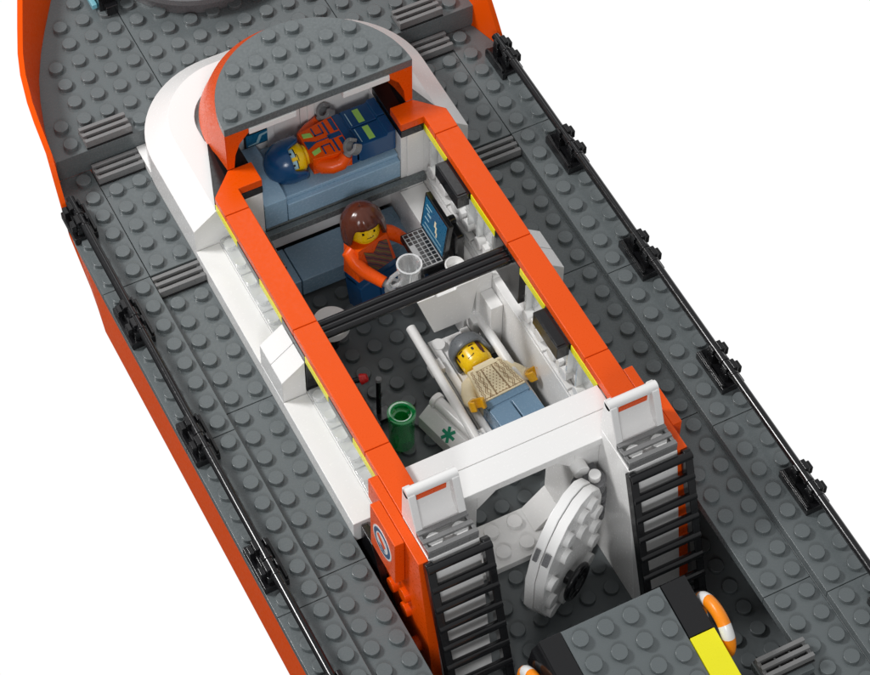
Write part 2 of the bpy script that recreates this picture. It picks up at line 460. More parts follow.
# front rounded white base (path + profile)
path = []
path.append(((-6, -5.0), (-1, 0)))
path.append(((-6, -1.0), (-1, 0)))
for k in range(1, 17):
    a = pi - (pi/2)*k/16; path.append(((-2+4*cos(a), -1+4*sin(a)), (cos(a), sin(a))))
for k in range(0, 16):
    a = pi/2 - (pi/2)*k/16; path.append(((2+4*cos(a), -1+4*sin(a)), (cos(a), sin(a))))
path.append(((6, -1.0), (1, 0))); path.append(((6, -5.0), (1, 0)))
secs = []
for (p, n) in path:
    P = lambda o, z: (p[0]-n[0]*o, p[1]-n[1]*o, z)
    secs.append([P(0, -0.39), P(0, 1.6), P(1, 2.38), P(2.05, 2.38), P(2.05, -0.39)])
m = MB(WHITE); m.loft(secs, closed=True); m.build('front_base', ship, bevel=0.02, ang=25)
for sgn in (-1, 1):
    m = MB(WHITE); m.prism([(sgn*4.9, 0.985), (sgn*5.99, 0.985), (sgn*5.99, -0.5), (sgn*5.6, -0.5)], 0.004, 0.38); m.build('front_step', ship)

# orange windscreen surround
bl = [(-4, -4, 3.2), (-4.0, -3.0, 3.0)]; tl = [(-4, -4, 5.2), (-4, -4, 5.2)]
N = 40
for k in range(N+1):
    a = pi - pi*k/N
    bl.append((4.0*cos(a), -2+4.0*sin(a), 2.6)); tl.append((4.0*cos(a), -4+4.0*sin(a), 5.2))
bl += [(4.0, -3.0, 3.0), (4, -4, 3.2)]; tl += [(4, -4, 5.2), (4, -4, 5.2)]
def inset(p, c, d):
    v = Vector((p[0]-c[0], p[1]-c[1], 0)); v = v*(1-d/max(v.length, 0.01)); return (c[0]+v.x, c[1]+v.y, p[2])
secs = []
for b, t in zip(bl, tl):
    mid = tuple((Vector(b)*0.5+Vector(t)*0.5) + Vector((0, 0.22*max(0, (b[1]+2)/4), 0.22 if b[1] > -2.5 else 0)))
    bi = inset(b, (0, -2.2), 0.3); ti = inset(t, (0, -4.2), 0.35); mi = inset(mid, (0, -3.2), 0.4)
    secs.append([b, mid, t, ti, mi, bi])
m = MB(ORANGE); m.loft(secs, closed=True); m.build('windscreen_surround', ship, bevel=0, ang=40)
for sgn in (-1, 1):
    m = MB(ORANGE)
    m.prism([(sgn*3.0, 5.18), (sgn*3.95, 5.18), (sgn*3.95, 3.2), (sgn*3.7, 3.2), (sgn*3.62, 3.9), (sgn*3.4, 4.5), (sgn*3.0, 4.95)], -4.012, -3.2, 'y')
    m.build('corner_post', ship)
# roof
m = MB(GREY)
poly = [(4.0*cos(pi*k/48), -4.02+4.02*sin(pi*k/48)) for k in range(49)]
m.prism(poly, 5.2, 5.6)
for x in (-3.5,-2.5,-1.5,-0.5,0.5,1.5,2.5,3.5): m.stud(x, -3.5, 5.6)
for x in (-2.5,-1.5,-0.5,0.5,1.5,2.5): m.stud(x, -2.5, 5.6); m.stud(x, -1.5, 5.6)
for x in (-0.5, 0.5): m.stud(x, -0.5, 5.6)
m.build('roof', ship)
for a in (-3.0, 1.0):
    m = MB(WHITE); m.box(a, a+2, -4.06, -3.4, 4.88, 5.19); m.build('roof_lip', ship)

# inner cabin walls of the bunk end
m = MB(WHITE)
for sgn in (-1, 1): m.prism([(sgn*0.01, -4), (sgn*3.9, -4), (sgn*3.55, 2.6), (sgn*2.85, 5.15), (sgn*0.01, 5.15)], -1.75, -2.0, 'y')
m.box(-1.5, -1.2, -2.0, -2.15, 1.2, 5.18); m.box(0.3, 0.6, -2.0, -2.1, 1.2, 5.18)
for sgn in (-1, 1):
    m.box(sgn*3.0, sgn*3.985, -2.02, -4.96, -4.0, 2.39)
    m.box(sgn*3.25, sgn*3.99, -4.97, -5.02, -4.0, 2.39)
m.build('bunk_wall', ship)
m = MB(WHITE); m.box(-3, 3, -3.6, -4.0, -2.79, -0.41); m.box(-3, 3, -4.0, -4.12, -1.0, -0.45)
m.build('bunk_back_panel', ship)

# aft wall with eight sided doorway
m = MB(WHITE)
oc = [(-1, -3.6), (1, -3.6), (2, -2.6), (2, 1.35), (1, 2.36), (-1, 2.36), (-2, 1.35), (-2, -2.6)]
y0, y1 = -19.04, -20.98
m.prism([(-4.0, -4), (-2, -4), (-2, 2.39), (-4.0, 2.39)], y0, y1, 'y')
m.prism([(2, -4), (4.0, -4), (4.0, 2.39), (2, 2.39)], y0, y1, 'y')
for s in (-1, 1):
    m.prism([(s*1, -3.6), (s*2, -3.6), (s*2, -2.6)], y0, y1+0.8, 'y')
    m.prism([(s*2, 1.35), (s*2, 2.38), (s*1, 2.38)], y0, y1, 'y')
m.build('aft_wall', ship)
m = MB(WHITE)
m.box(-3.0, 2.0, -19.0, -21.0, -4, -3.62)
for x, y in ((-0.5, -19.5), (-0.5, -20.5), (0.5, -20.5), (0.5, -19.5), (-1.5, -20.5), (-1.5, -19.5)): m.stud(x, y, -3.62)
m.build('door_sill', ship)
m = MB(WHITE)
m.box(-3.98, 3.98, -19.0, -19.99, 2.4, 2.8); m.box(-3.98, 3.98, -20.01, -21.12, 2.4, 2.8)
m.build('aft_beam', ship)

# ladder towers
for sgn, xa, xb in ((-1, -3.0, -5.0), (1, 3.0, 5.0)):
    m = MB(WHITE)
    m.prism([(-21.0, -4.0), (-24.35, -4.0), (-23.02, 3.2), (-21.0, 3.2)], xa, xb, 'x')
    m.build('ladder_tower', ship)
    # scooped handle piece
    h = MB(WHITE)
    h.prism([(-21.0, 3.21), (-22.2, 3.21), (-22.05, 3.5), (-21.75, 3.6), (-21.5, 3.85), (-21.33, 4.3), (-21.25, 4.9), (-21.0, 4.9)], xa+sgn*0.25, xb-sgn*0.25, 'x')
    for q in (xa, xb-sgn*0.3):
        h.prism([(-20.9, 3.2), (-22.15, 3.2), (-22.0, 3.75), (-21.45, 5.05), (-20.95, 5.05)], q, q+sgn*0.3, 'x')
    hd = h.build('tower_scoop', ship, bevel=0.05)
    h = MB(WHITE); h.cyl((xa, -21.22, 5.0), (xb, -21.22, 5.0), 0.2, n=20); h.build('grab_bar', hd, bevel=0)
    s_ = MB(BLACK if 0 else ORANGE); s_.box(xa+sgn*0.45, xb-sgn*0.4, -21.28, -21.33, 4.45, 4.72); s_.build('handle_slot', hd, bevel=0)
    w = MB(WHITE); w.box(xa+sgn*0.02, xb-sgn*0.02, -22.02, -22.98, 3.2, 3.32)
    w.stud((xa+xb)/2-0.5, -22.5, 3.3); w.stud((xa+xb)/2+0.5, -22.5, 3.3); w.build('stud_plate', ship)
    g = MB(GRILLE); x0 = min(xa, xb)
    for k in range(3):
        c = -22.12-0.38*k
        g.box(x0+0.01, x0+1.99, c-0.09, c+0.09, 3.5, 3.64)
    g.box(x0+0.01, x0+0.14, -22.05, -22.97, 3.34, 3.58); g.box(x0+1.86, x0+1.99, -22.05, -22.97, 3.34, 3.58)
    g.box(x0+0.01, x0+1.99, -22.99, -22.93, 3.2, 3.58)
    g.build('step_grille', ship, bevel=0.015)
    # orange side cheeks
    m = MB(ORANGE)
    m.prism([(-19.05, 2.0), (-19.05, 3.19), (-23.02, 3.19), (-24.3, -4.0), (-20.4, -4.0), (-20.4, 2.0)], sgn*5.01, sgn*5.4, 'x')
    m.box(sgn*5.41, sgn*5.8, -20.02, -21.98, 0.6, 3.18)
    for (y, z) in ((-21.13, -1.0), (-22.1, -0.24), (-22.2, -1.1), (-23.04, -2.34), (-21.2, 0.1)):
        m.stud(sgn*5.4, y, z, (sgn, 0, 0))
    ck = m.build('tower_cheek', ship, bevel=0.03)
    e_ = MB(WHITE); e_.cyl((sgn*5.8, -21, 2.0), (sgn*5.815, -21, 2.0), 0.72, n=40)
    e_.mat(NAVY); e_.cyl((sgn*5.8, -21, 2.0), (sgn*5.82, -21, 2.0), 0.64, n=40)
    e_.mat(WHITE); e_.cyl((sgn*5.8, -21, 2.0), (sgn*5.825, -21, 2.0), 0.46, n=40)
    e_.mat(ORANGE); e_.prism([(-20.75, 2.35), (-20.6, 2.1), (-21.15, 1.75), (-21.3, 2.05)], sgn*5.8, sgn*5.83, 'x')
    e_.mat(NAVY); e_.prism([(-20.95, 1.8), (-20.75, 1.72), (-21.1, 1.6), (-21.3, 1.72)], sgn*5.8, sgn*5.832, 'x')
    e_.build('round_emblem', ck, bevel=0, label='white disc emblem with navy ring and an orange slash')
    m = MB(BLACK); m.prism([(-19.1, -4), (-19.1, 0.3), (-20.0, 0.3), (-21.0, -2.0), (-22.6, -3.4), (-22.6, -4)], sgn*5.45, sgn*5.75, 'x')
    m.build('cheek_backing', ship)
    # ladder
    xc = -3.95 if sgn < 0 else 4.15
    L = MB(BLACK)
    def lp(z): return -23.5-(2.05-z)*0.333
    for q in (-1.12, 1.12):
        a, b = (xc+q, lp(3.2), 3.2), (xc+q, lp(-3.9), -3.9)
        yy, zz = 0.24, 0.0
        L.prism([(lp(3.25)+0.16, 3.1), (lp(3.25)-0.08, 3.28), (lp(3.1)-0.26, 3.1), (lp(-3.9)-0.26, -3.95), (lp(-3.9)+0.2, -3.95)], xc+q-0.16, xc+q+0.16, 'x')
    lad = L.build('ladder', ship, bevel=0.05)
    for k in range(9):
        z = 3.08-0.91*k
        if z < -3.9: break
        r = MB(BLACK); r.cyl((xc-1.25, lp(z)-0.16, z), (xc+1.25, lp(z)-0.16, z), 0.17, n=18); r.build('rung', lad, bevel=0)

# round hatch door, swung open
door = bpy.data.objects.new('hatch_door', None)
dd = Vector((-0.87, -0.5, 0)).normalized(); dn = Vector((0.5, -0.87, 0)).normalized()
H0 = Vector((2.1, -21.55, 0))
prof = [(0.0, -2.3), (0.0, 1.0), (0.25, 1.75), (0.8, 2.25), (1.6, 2.45), (2.5, 2.2), (3.15, 1.65), (3.7, 0.9), (4.0, -0.1), (4.0, -1.9), (3.65, -2.75), (2.9, -3.45), (1.2, -3.45)]
def dpt(a, z, t): return tuple(H0 + dd*a + dn*t + Vector((0, 0, z)))
def slab(mb, pr, t0, t1):
    n = len(pr)
    vs = [dpt(a, z, t0) for a, z in pr] + [dpt(a, z, t1) for a, z in pr]
    mb.add(vs, [tuple(range(n)), tuple(range(2*n-1, n-1, -1))] + [(i, (i+1)%n, n+(i+1)%n, n+i) for i in range(n)])
m = MB(WHITE); slab(m, prof, 0.0, 0.39)
door = m.build('hatch_door', ship, bevel=0.04, ang=50)
m = MB(WHITE); slab(m, [(2+(a-2)*0.985, -0.5+(z+0.5)*0.985) for a, z in prof], 0.41, 0.8)
for a, z in ((0.5,-1.5),(0.5,-0.5),(0.5,0.5),(1.5,1.5),(0.9,1.5),(2.5,1.3),(1.5,0.5),(2.6,0.3),(3.5,-0.4),(3.5,-1.6),(2.5,-2.7),(1.5,-2.7),(0.8,-2.5),(3.4,-2.4)):
    m.stud(*dpt(a, z, 0.8), d=dn)
m.build('door_plate', door, bevel=0.03, ang=50)
m = MB(MIDG2)
for t0, t1 in ((0.12, 0.28), (0.5, 0.72)):
    vv = [dpt(a, z, t) for t in (t0, t1) for a, z in ((3.5, 1.42), (3.78, 1.0), (3.68, 0.9), (3.4, 1.3))]
    m.add(vv, [(0,1,2,3),(7,6,5,4),(0,4,5,1),(1,5,6,2),(2,6,7,3),(3,7,4,0)])
m.build('clip_slot', door, bevel=0)
m = MB(BLACK)
wc = Vector(dpt(2.25, -1.7, 0.8))
m.cyl(wc, wc+dn*0.35, 0.28, n=20); m.torus(wc+dn*0.42, dn, 0.7, 0.12)
uu = dn.orthogonal().normalized(); ww = dn.cross(uu)
for k in range(6):
    a = k*pi/3; v = uu*cos(a)+ww*sin(a); m.cyl(wc+dn*0.4, wc+dn*0.42+v*0.68, 0.08, n=10)
m.cyl(wc+dn*0.3, wc+dn*0.52, 0.3, n=20)
m.build('hand_wheel', door, bevel=0.01)
m = MB(MIDG2)
hx = Vector((2.45, -21.7, 0))
m.cyl(hx+Vector((0,0,0.7)), hx+Vector((0,0,1.3)), 0.44, n=24); m.cyl(hx+Vector((-0.5,0.1,0.75)), hx+Vector((-0.5,0.1,1.2)), 0.36, n=24)
m.box(2.0, 2.8, -21.0, -21.6, 0.7, 1.2)
for z in (0.35, -0.25, -0.9): m.cyl((2.45+0.1, -21.75-0.1, z-0.2), (2.55, -21.85, z+0.2), 0.34, n=20)
m.mat(WHITE); m.cyl(hx+Vector((0,0,1.3)), hx+Vector((0,0,1.62)), 0.23, n=20); m.cyl((2.1, -20.9, 1.5), (2.1, -21.4, 1.5), 0.32, n=20)
m.build('door_hinge', door, bevel=0.03)

# cross bar of the cabin
m = MB(BLACK)
for k in range(3): m.cyl((-3.98, -11.72-0.27*k, 2.45), (3.98, -11.72-0.27*k, 2.45), 0.15, n=20)
m.box(-3.97, 3.97, -11.65, -12.3, 2.2, 2.42)
m.build('cross_bar', ship, bevel=0.02)

# counters along the right wall
m = MB(WHITE)
m.box(3.45, 3.985, -10.95, -11.9, -4, -0.9)
m.box(3.3, 3.985, -10.72, -10.94, -4, 0.1)
m.build('wall_block', ship)
m = MB(WHITE)
m.box(2.9, 3.985, -5.05, -10.66, -4, -0.85)
for y in (-9.7,): m.stud(3.4, y, -0.85)
m.build('desk_counter', ship)
m = MB(WHITE)
pr = [(0.67, 0.15), (1.45, 0.15), (1.5, 0.0), (2.35, 0.0), (2.4, 0.15), (3.39, 0.15), (3.04, -2.3), (1.42, -2.3)]
m.prism(pr, -11.0, -10.7, 'y')
m.build('tapered_panel', ship)

# big round deck at the bow
m = MB(MIDG2)
m.lathe([(3.6, 1.22), (3.6, 1.9), (3.9, 2.0), (4.0, 2.1), (4.0, 2.38), (3.9, 2.42), (3.5, 2.3), (3.2, 2.3)], (disc_c[0], disc_c[1], 0), n=72)
m.build('turntable', ship, bevel=0.0, ang=30)
m = MB(BLACK); m.box(-4.7, -3.9, 7.5, 9.3, 1.4, 2.3); m.box(-4.5, -4.0, 7.2, 7.6, 1.3, 1.8)
bk = m.build('bow_bracket', ship)
m = MB(CYAN); m.box(-4.95, -4.72, 7.7, 9.2, 1.45, 1.7); m.build('cyan_strip', bk)

# ================================================================ LOOSE THINGS
def tag(o, label, cat, group=None):
    o['label'] = label; o['category'] = cat
    if group: o['group'] = group
    return o

# bunks
bunk = thing('bunk_bed', 'upper sand blue bunk under the studded roof with a grey rail below', 'bunk bed', (0, -3.5, 0))
m = MB(SAND); m.box(-1.99, 2.98, -2.05, -4.98, 0.01, 1.0); m.box(-1.99, 2.98, -2.05, -4.75, 1.0, 1.2)
m.build('mattress', bunk, bevel=0.05)
m = MB(SAND); m.prism([(-2.05, 0.01), (-4.98, 0.01), (-4.98, 1.45), (-4.6, 1.6), (-2.05, 1.6)], -2.98, -2.01, 'x'); m.build('pillow', bunk, bevel=0.05)
m = MB(GREY); m.box(-2.98, 2.98, -2.05, -4.99, -0.4, 0.0); m.box(-3.2, 3.97, -5.04, -5.3, -0.42, -0.05); m.build('bed_rail', bunk)
bunk = thing('bunk_bed', 'lower sand blue bench bunk behind the brown haired figure', 'bunk bed', (0, -5, -4))
m = MB(SAND); m.box(-1.98, 2.98, -4.13, -5.98, -3.79, -2.8); m.build('mattress', bunk, bevel=0.05)
m = MB(SAND); m.box(-2.98, -2.02, -4.13, -5.98, -3.79, -2.78); m.build('pillow', bunk, bevel=0.05)
m = MB(SAND); m.torus((2.4, -4.7, -2.81), (0, 0, 1), 0.36, 0.05); m.build('round_socket', bunk, bevel=0)
# wall screen
scr = thing('wall_chart', 'small blue chart panel on the white wall above the helmet', 'chart', (-1.9, -2.16, 1.7))
m = MB(BLACK); m.box(-2.5, -1.32, -2.02, -2.1, 1.6, 2.42); m.build('panel', scr)
m = MB(BLUEP); m.box(-2.42, -1.4, -2.1, -2.12, 1.68, 2.34)
m.mat(PALE); m.prism([(-2.35, 1.75), (-2.0, 1.8), (-1.85, 2.2), (-1.5, 2.25), (-1.5, 2.15), (-1.75, 2.1), (-1.9, 1.72), (-2.35, 1.7)], -2.12, -2.13, 'y')
m.build('chart_print', scr, bevel=0)

# laptop
lap = thing('laptop', 'open black toy laptop with blue screen on the white desk', 'laptop', (2.3, -8.3, -0.6))
m = MB(BLACK); m.box(1.75, 2.75, -7.35, -9.3, -0.75, -0.42); m.box(2.0, 2.75, -9.0, -9.7, -1.4, -0.76)
kb = m.build('keyboard_base', lap)
m = MB(PALEG); m.box(1.8, 2.7, -7.42, -9.24, -0.42, -0.405)
m.mat(BLACK)
for i in range(4):
    for j in range(9):
        if i == 0 and 2 < j < 6: continue
        x = 1.83+0.215*i; y = -7.46-0.197*j; m.box(x, x+0.165, y, y-0.145, -0.41, -0.385)
m.build('keys', kb, bevel=0)
m = MB(BLACK); m.prism([(2.72, -0.45), (2.95, -0.45), (3.18, 1.45), (2.95, 1.5)], -7.2, -9.2, 'y')
sc = m.build('screen_lid', lap, bevel=0.03)
m = MB(BLUEP)
nx = (2.72, -0.45); vx = (0.23, 1.95)
def sp(t, o): return (nx[0]+vx[0]*t-o, nx[1]+vx[1]*t)
m.prism([sp(0.06, 0.01), sp(0.94, 0.01), sp(0.94, -0.02), sp(0.06, -0.02)], -7.3, -9.1, 'y')
m.mat(PALE)
for (t0, t1, a, b) in ((0.75, 0.78, -7.45, -7.9), (0.65, 0.68, -7.45, -7.75), (0.25, 0.27, -7.5, -8.9), (0.55, 0.6, -7.6, -7.9), (0.4, 0.43, -7.45, -7.8), (0.12, 0.14, -7.4, -9.0)):
    m.prism([sp(t0, 0.016), sp(t1, 0.016), sp(t1, -0.02), sp(t0, -0.02)], a, b, 'y')
m.mat(TAN)
for (t0, t1, a, b) in ((0.5, 0.66, -8.2, -8.32), (0.38, 0.55, -8.32, -8.42), (0.3, 0.42, -8.42, -8.5)):
    m.prism([sp(t0, 0.016), sp(t1, 0.016), sp(t1, -0.02), sp(t0, -0.02)], a, b, 'y')
m.build('display', sc, bevel=0)
rad = thing('radio_set', 'black rounded radio unit standing behind the laptop screen', 'radio', (3.3, -8.8, -0.85))
m = MB(BLACK); m.box(3.15, 3.6, -8.3, -9.4, -0.84, 0.9); m.build('casing', rad, bevel=0.12)
m = MB(BLACK); m.cyl((3.2, -8.55, 1.0), (3.55, -8.55, 1.0), 0.2); m.cyl((3.35, -8.55, 0.8), (3.35, -8.55, 1.1), 0.16); m.build('knob', rad)
cup = MB(WHITE)
cup.lathe([(0.26, 0), (0.3, 0.3), (0.4, 0.6), (0.4, 0.66), (0.34, 0.66), (0.26, 0.35), (0.0, 0.3)], (2.95, -9.75, -0.84), n=28, closed_top=False)
tag(cup.build('white_cup', None, bevel=0), 'small white cup on the counter beside the laptop', 'cup')
# clear mug
mug = thing('clear_mug', 'clear see-through mug held up by the brown haired figure', 'mug', (1.2, -9.0, -1.1))
m = MB(CLEARX); m.lathe([(0.0, 0), (0.42, 0), (0.46, 0.1), (0.46, 1.1), (0.52, 1.15), (0.52, 1.3), (0.44, 1.3), (0.38, 1.15), (0.38, 0.12), (0.0, 0.1)], (1.25, -9.15, -1.15), n=36, closed_top=False)
m.build('mug_body', mug, bevel=0, ang=50)
m = MB(CLEARX); m.tube([(0.8, -9.15, -0.1), (0.45, -9.2, -0.2), (0.3, -9.2, -0.5), (0.45, -9.2, -0.85), (0.8, -9.15, -0.9)], 0.09); m.build('handle', mug, bevel=0)

# white chair back by left rail
ch = thing('stool', 'round white stool at the left end of the black bar', 'stool', (-2.0, -9.4, -4))
m = MB(WHITE); m.cyl((-2.0, -8.7, -2.6), (-2.0, -8.7, -2.2), 0.75, n=40); m.build('seat', ch)
m = MB(BLACK); m.cyl((-2.0, -8.7, -3.8), (-2.0, -8.7, -2.6), 0.3); m.build('post', ch)

# lever console
co = thing('lever_console', 'black control console with red knob and thin lever at left wall', 'console', (-2.6, -13, -4))
m = MB(BLACK); m.box(-3.98, -2.35, -11.5, -15.2, -3.98, -3.1); m.box(-3.98, -2.9, -11.3, -15.8, -3.1, -2.7)
m.build('console_body', co)
m = MB(RED); m.cyl((-2.0, -11.3, -2.9), (-1.75, -11.4, -2.8), 0.24, 0.16); m.build('red_knob', co)
m = MB(BLACK); m.cyl((-1.85, -12.6, -3.75), (-1.7, -12.3, -1.9), 0.1, n=12); m.box(-2.3, -1.4, -12.4, -13.0, -3.8, -3.6)
m.cyl((-2.3, -11.2, -2.95), (-2.0, -11.3, -2.9), 0.12); m.build('lever', co)
m = MB(MIDG); m.cyl((-1.7, -12.32, -1.9), (-1.69, -12.3, -1.74), 0.13, n=14); m.build('lever_tip', co)

# green cup
g = MB(TGREEN)
g.lathe([(0.0, 0), (0.5, 0), (0.5, 1.7), (0.56, 1.78), (0.56, 2.0), (0.5, 2.02), (0.36, 2.0), (0.36, 1.7), (0.28, 1.68), (0.25, 0.6), (0, 0.6)], (-1.6, -14.1, -3.8), n=40, closed_top=False)
tag(g.build('green_cup', None, bevel=0, ang=40), 'tall clear green cup standing on the cabin floor', 'cup')

# stretcher
st = thing('stretcher', 'white stretcher with two long round rails under the patient figure', 'stretcher', (2.1, -13.3, -4))
m = MB(WHITE); m.box(1.1, 3.0, -10.9, -17.6, -3.3, -3.05); m.box(1.2, 2.9, -10.9, -17.6, -3.9, -3.3); m.box(1.15, 1.5, -10.9, -17.6, -3.05, -2.9); m.box(2.6, 2.95, -10.9, -17.6, -3.05, -2.9)
m.stud(1.5, -11.2, -3.05, r=0.28); m.build('bed_board', st)
for x0, x1 in ((0.72, 0.58), (3.36, 3.46)):
    m = MB(WHITE); m.cyl((x0, -10.3, -2.4), (x1, -17.9, -2.4), 0.2, n=24); m.build('rail', st, bevel=0)
m = MB(WHITE); m.cyl((3.36, -10.25, -2.4), (3.36, -10.9, -2.4), 0.32, n=24); m.box(3.0, 3.4, -10.7, -11.3, -3.0, -2.3); m.build('rail_clamp', st)
for y in (-12.2, -15.9):
    m = MB(WHITE); m.box(0.6, 1.15, y+0.25, y-0.3, -3.0, -2.6); m.build('rail_clamp', st)

# medical case
mc = thing('medical_case', 'white slanted medical case with green star print beside the stretcher', 'medical case', (-0.02, -14.8, -4))
mc.rotation_euler = (0, 0, radians(14)); mc.scale = (0.9, 0.9, 0.9)
m = MB(WHITE); m.prism([(-0.45, 0.2), (0.45, 0.2), (0.45, 1.35), (0.1, 1.35), (-0.45, 0.95)], -1.3, 1.3, 'y'); m.build('case_body', mc, local=True)
m = MB(WHITE); m.cyl((0.45, -1.5, 1.55), (0.45, 1.05, 1.55), 0.27); m.cyl((0.45, 1.0, 1.55), (0.45, 1.25, 1.55), 0.36); m.cyl((0.45, -1.7, 1.55), (0.45, -1.5, 1.55), 0.36); m.build('canister', mc, local=True)
m = MB(GREEN)
nv = Vector((-0.4, 0, 0.55)).normalized(); ux = Vector((0.55, 0, 0.4)).normalized()
cc = Vector((-0.175, -0.35, 1.15)) + nv*0.004
for k in range(3):
    a = k*pi/3; d1 = Vector((0, 1, 0))*cos(a) + ux*sin(a); d2 = Vector((0, 1, 0))*-sin(a) + ux*cos(a)
    q = [cc + nv*0.004*k + d1*0.36 + d2*0.075, cc + nv*0.004*k + d1*0.36 - d2*0.075, cc + nv*0.004*k - d1*0.36 - d2*0.075, cc + nv*0.004*k - d1*0.36 + d2*0.075]
    m.add([v for v in q], [(0, 1, 2, 3)])
m.build('green_star', mc, bevel=0, local=True)

# ---------------------------------------------------------------- toy figures
def head_front(mb, a0, a1, z0, z1, r=0.645, n=6, off=0.0):
    vs = []; 
    for z in (z0, z1):
        for i in range(n+1):
            a = a0+(a1-a0)*i/n; vs.append(((r+off)*sin(a), -(r+off)*cos(a), z))
    mb.add(vs, [(i, i+1, n+2+i, n+1+i) for i in range(n)])

def figure(label, torso, arm, hand, legs, hip, front=None, hand_pos=None, look=0.0, headgear=None, face='smile', head_tilt=0):
    t = thing('toy_figure', label, 'toy figure')
    b = MB(legs)
    for s in (-1, 1):
        b.prism([(-0.62, 0), (0.48, 0), (0.48, 1.5), (0.3, 1.72), (-0.2, 1.72), (-0.48, 1.5), (-0.48, 0.4), (-0.62, 0.35)], s*0.03, s*0.97, 'x')
    b.mat(hip); b.box(-0.97, 0.97, -0.46, 0.46, 1.6, 1.92); b.cyl((-0.9, -0.05, 1.55), (0.9, -0.05, 1.55), 0.38, n=20)
    b.mat(torso)
    # torso: tapered block
    bx, tx, dy = 0.97, 0.74, 0.49
    b.add([(-bx,-dy,1.92),(bx,-dy,1.92),(bx,dy,1.92),(-bx,dy,1.92),(-tx,-dy*0.93,3.5),(tx,-dy*0.93,3.5),(tx,dy*0.93,3.5),(-tx,dy*0.93,3.5)],
          [(0,3,2,1),(4,5,6,7),(0,1,5,4),(1,2,6,5),(2,3,7,6),(3,0,4,7)])
    # arms and hands
    for s in (-1, 1):
        hp = (hand_pos or {}).get(s, (s*1.15, -0.75, 2.05))
        sh = Vector((s*0.84, 0, 3.15)); hv = Vector(hp)
        el = (sh+hv)/2 + Vector((s*0.16, 0.22, -0.12))
        wr = hv + (el-hv).normalized()*0.28
        b.mat(arm); b.tube([sh+Vector((-s*0.2, 0, 0.12)), sh, sh*0.5+el*0.5+Vector((s*0.06, 0.03, 0)), el, el*0.4+wr*0.6, wr], [0.27, 0.33, 0.31, 0.29, 0.26, 0.25], n=18)
        b.mat(hand)
        d = (hv-wr).normalized(); b.cyl(wr-d*0.05, wr+d*0.16, 0.17, n=14)
        up = Vector((0, 0, 1)) if abs(d.z) < 0.55 else Vector((0, -1, 0))
        side = d.cross(up).normalized(); up = side.cross(d).normalized()
        c = wr+d*0.42; n = 16; vs = []
        for i in range(n+1):
            a = radians(180-150+300*i/n); e = d*cos(a)+side*sin(a)
            for (r, h) in ((0.34, -0.2), (0.34, 0.2), (0.19, 0.2), (0.19, -0.2)): vs.append(c + e*r + up*h)
        fs = []
        for i in range(n):
            for k in range(4): fs.append((i*4+k, i*4+(k+1)%4, (i+1)*4+(k+1)%4, (i+1)*4+k))
        fs += [(3,2,1,0), (n*4, n*4+1, n*4+2, n*4+3)]
        b.add(vs, fs)
    # neck + head
    b.mat(SKIN); b.cyl((0, 0, 3.5), (0, 0, 3.72), 0.42)
    b.lathe([(0.3, 3.62), (0.5, 3.64), (0.6, 3.74), (0.635, 3.9), (0.635, 4.5), (0.6, 4.66), (0.5, 4.76), (0.3, 4.78), (0.3, 4.95)], (0, 0, 0), n=32)
    body = b.build('body', t, bevel=0.035, ang=42, local=True)
    # face print
    q = look
    def piece(name, mat, *arcs, off=0.0):
        f = MB(mat)
        for a in arcs: head_front(f, *a, off=off)
        f.build(name, body, bevel=0, local=True)
    for s in (-1, 1):
        if face == 'glasses':
            piece('goggle_lens', PALE, (q+s*0.40-0.28, q+s*0.40+0.28, 4.08, 4.40), off=-0.003)
            piece('goggle_rim', BLACK, (q+s*0.40-0.30, q+s*0.40+0.30, 4.05, 4.09), (q+s*0.40-0.30, q+s*0.40+0.30, 4.38, 4.42))
        piece('eye', BLACK, (q+s*0.38-0.07, q+s*0.38+0.07, 4.19, 4.32))
        piece('eyebrow', BROWN, (q+s*0.40-0.16, q+s*0.40+0.16, 4.40, 4.45))
    piece('mouth', BLACK, (q-0.2, q+0.2, 3.98, 4.01), (q+0.2, q+0.28, 4.0, 4.05))
    if face == 'bearded':
        piece('sideburn', BROWN, (q+0.75, q+1.05, 4.02, 4.5), (q+0.8, q+1.0, 3.9, 4.02)); piece('sideburn', BROWN, (q-0.97, q-0.8, 4.2, 4.5))
    if front: front(t)
    if headgear: headgear(t, look)
    return t

def cap(t, name, mat, look, front_z, side_z, r=0.8, top=5.12, front_w=0.95, flare=0.0, groove=0.0, thick=0.1, fringe_in=0.0):
    m = MB(mat); nphi = 72; nv = 14; secs = []
    for k in range(nv+1):
        v = k/nv; ring = []
        for i in range(nphi):
            a = 2*pi*i/nphi
            d = abs(((a-look+pi) % (2*pi))-pi)
            w = 1/(1+math.exp((d-front_w)*16))
            zb = side_z*(1-w)+front_z*w
            z = zb + (top-zb)*sin(v*pi/2)
            zc = side_z+0.45; tt = max(0, (z-zc)/(top-zc))
            rr = r*(max(0, 1-tt**2.3))**0.5 if tt > 0 else r*(1+flare*min(1, (zc-z)/0.8))
            rr *= 1-0.10*w*(1-v)*(fringe_in)
            rr *= 1+groove*sin(a*13+2*sin(v*3))*(1-v)*min(1, v*4+0.3)
            if v > 0.999: rr = 0.02
            ring.append((rr*sin(a), -rr*cos(a)*1.03+0.03, z))
        secs.append(ring)
    m.loft(secs, closed=True, caps=False)
    m.add(secs[-1], [tuple(range(nphi))])
    return m.build(name, t, bevel=0, solid=thick, local=True, ang=60)

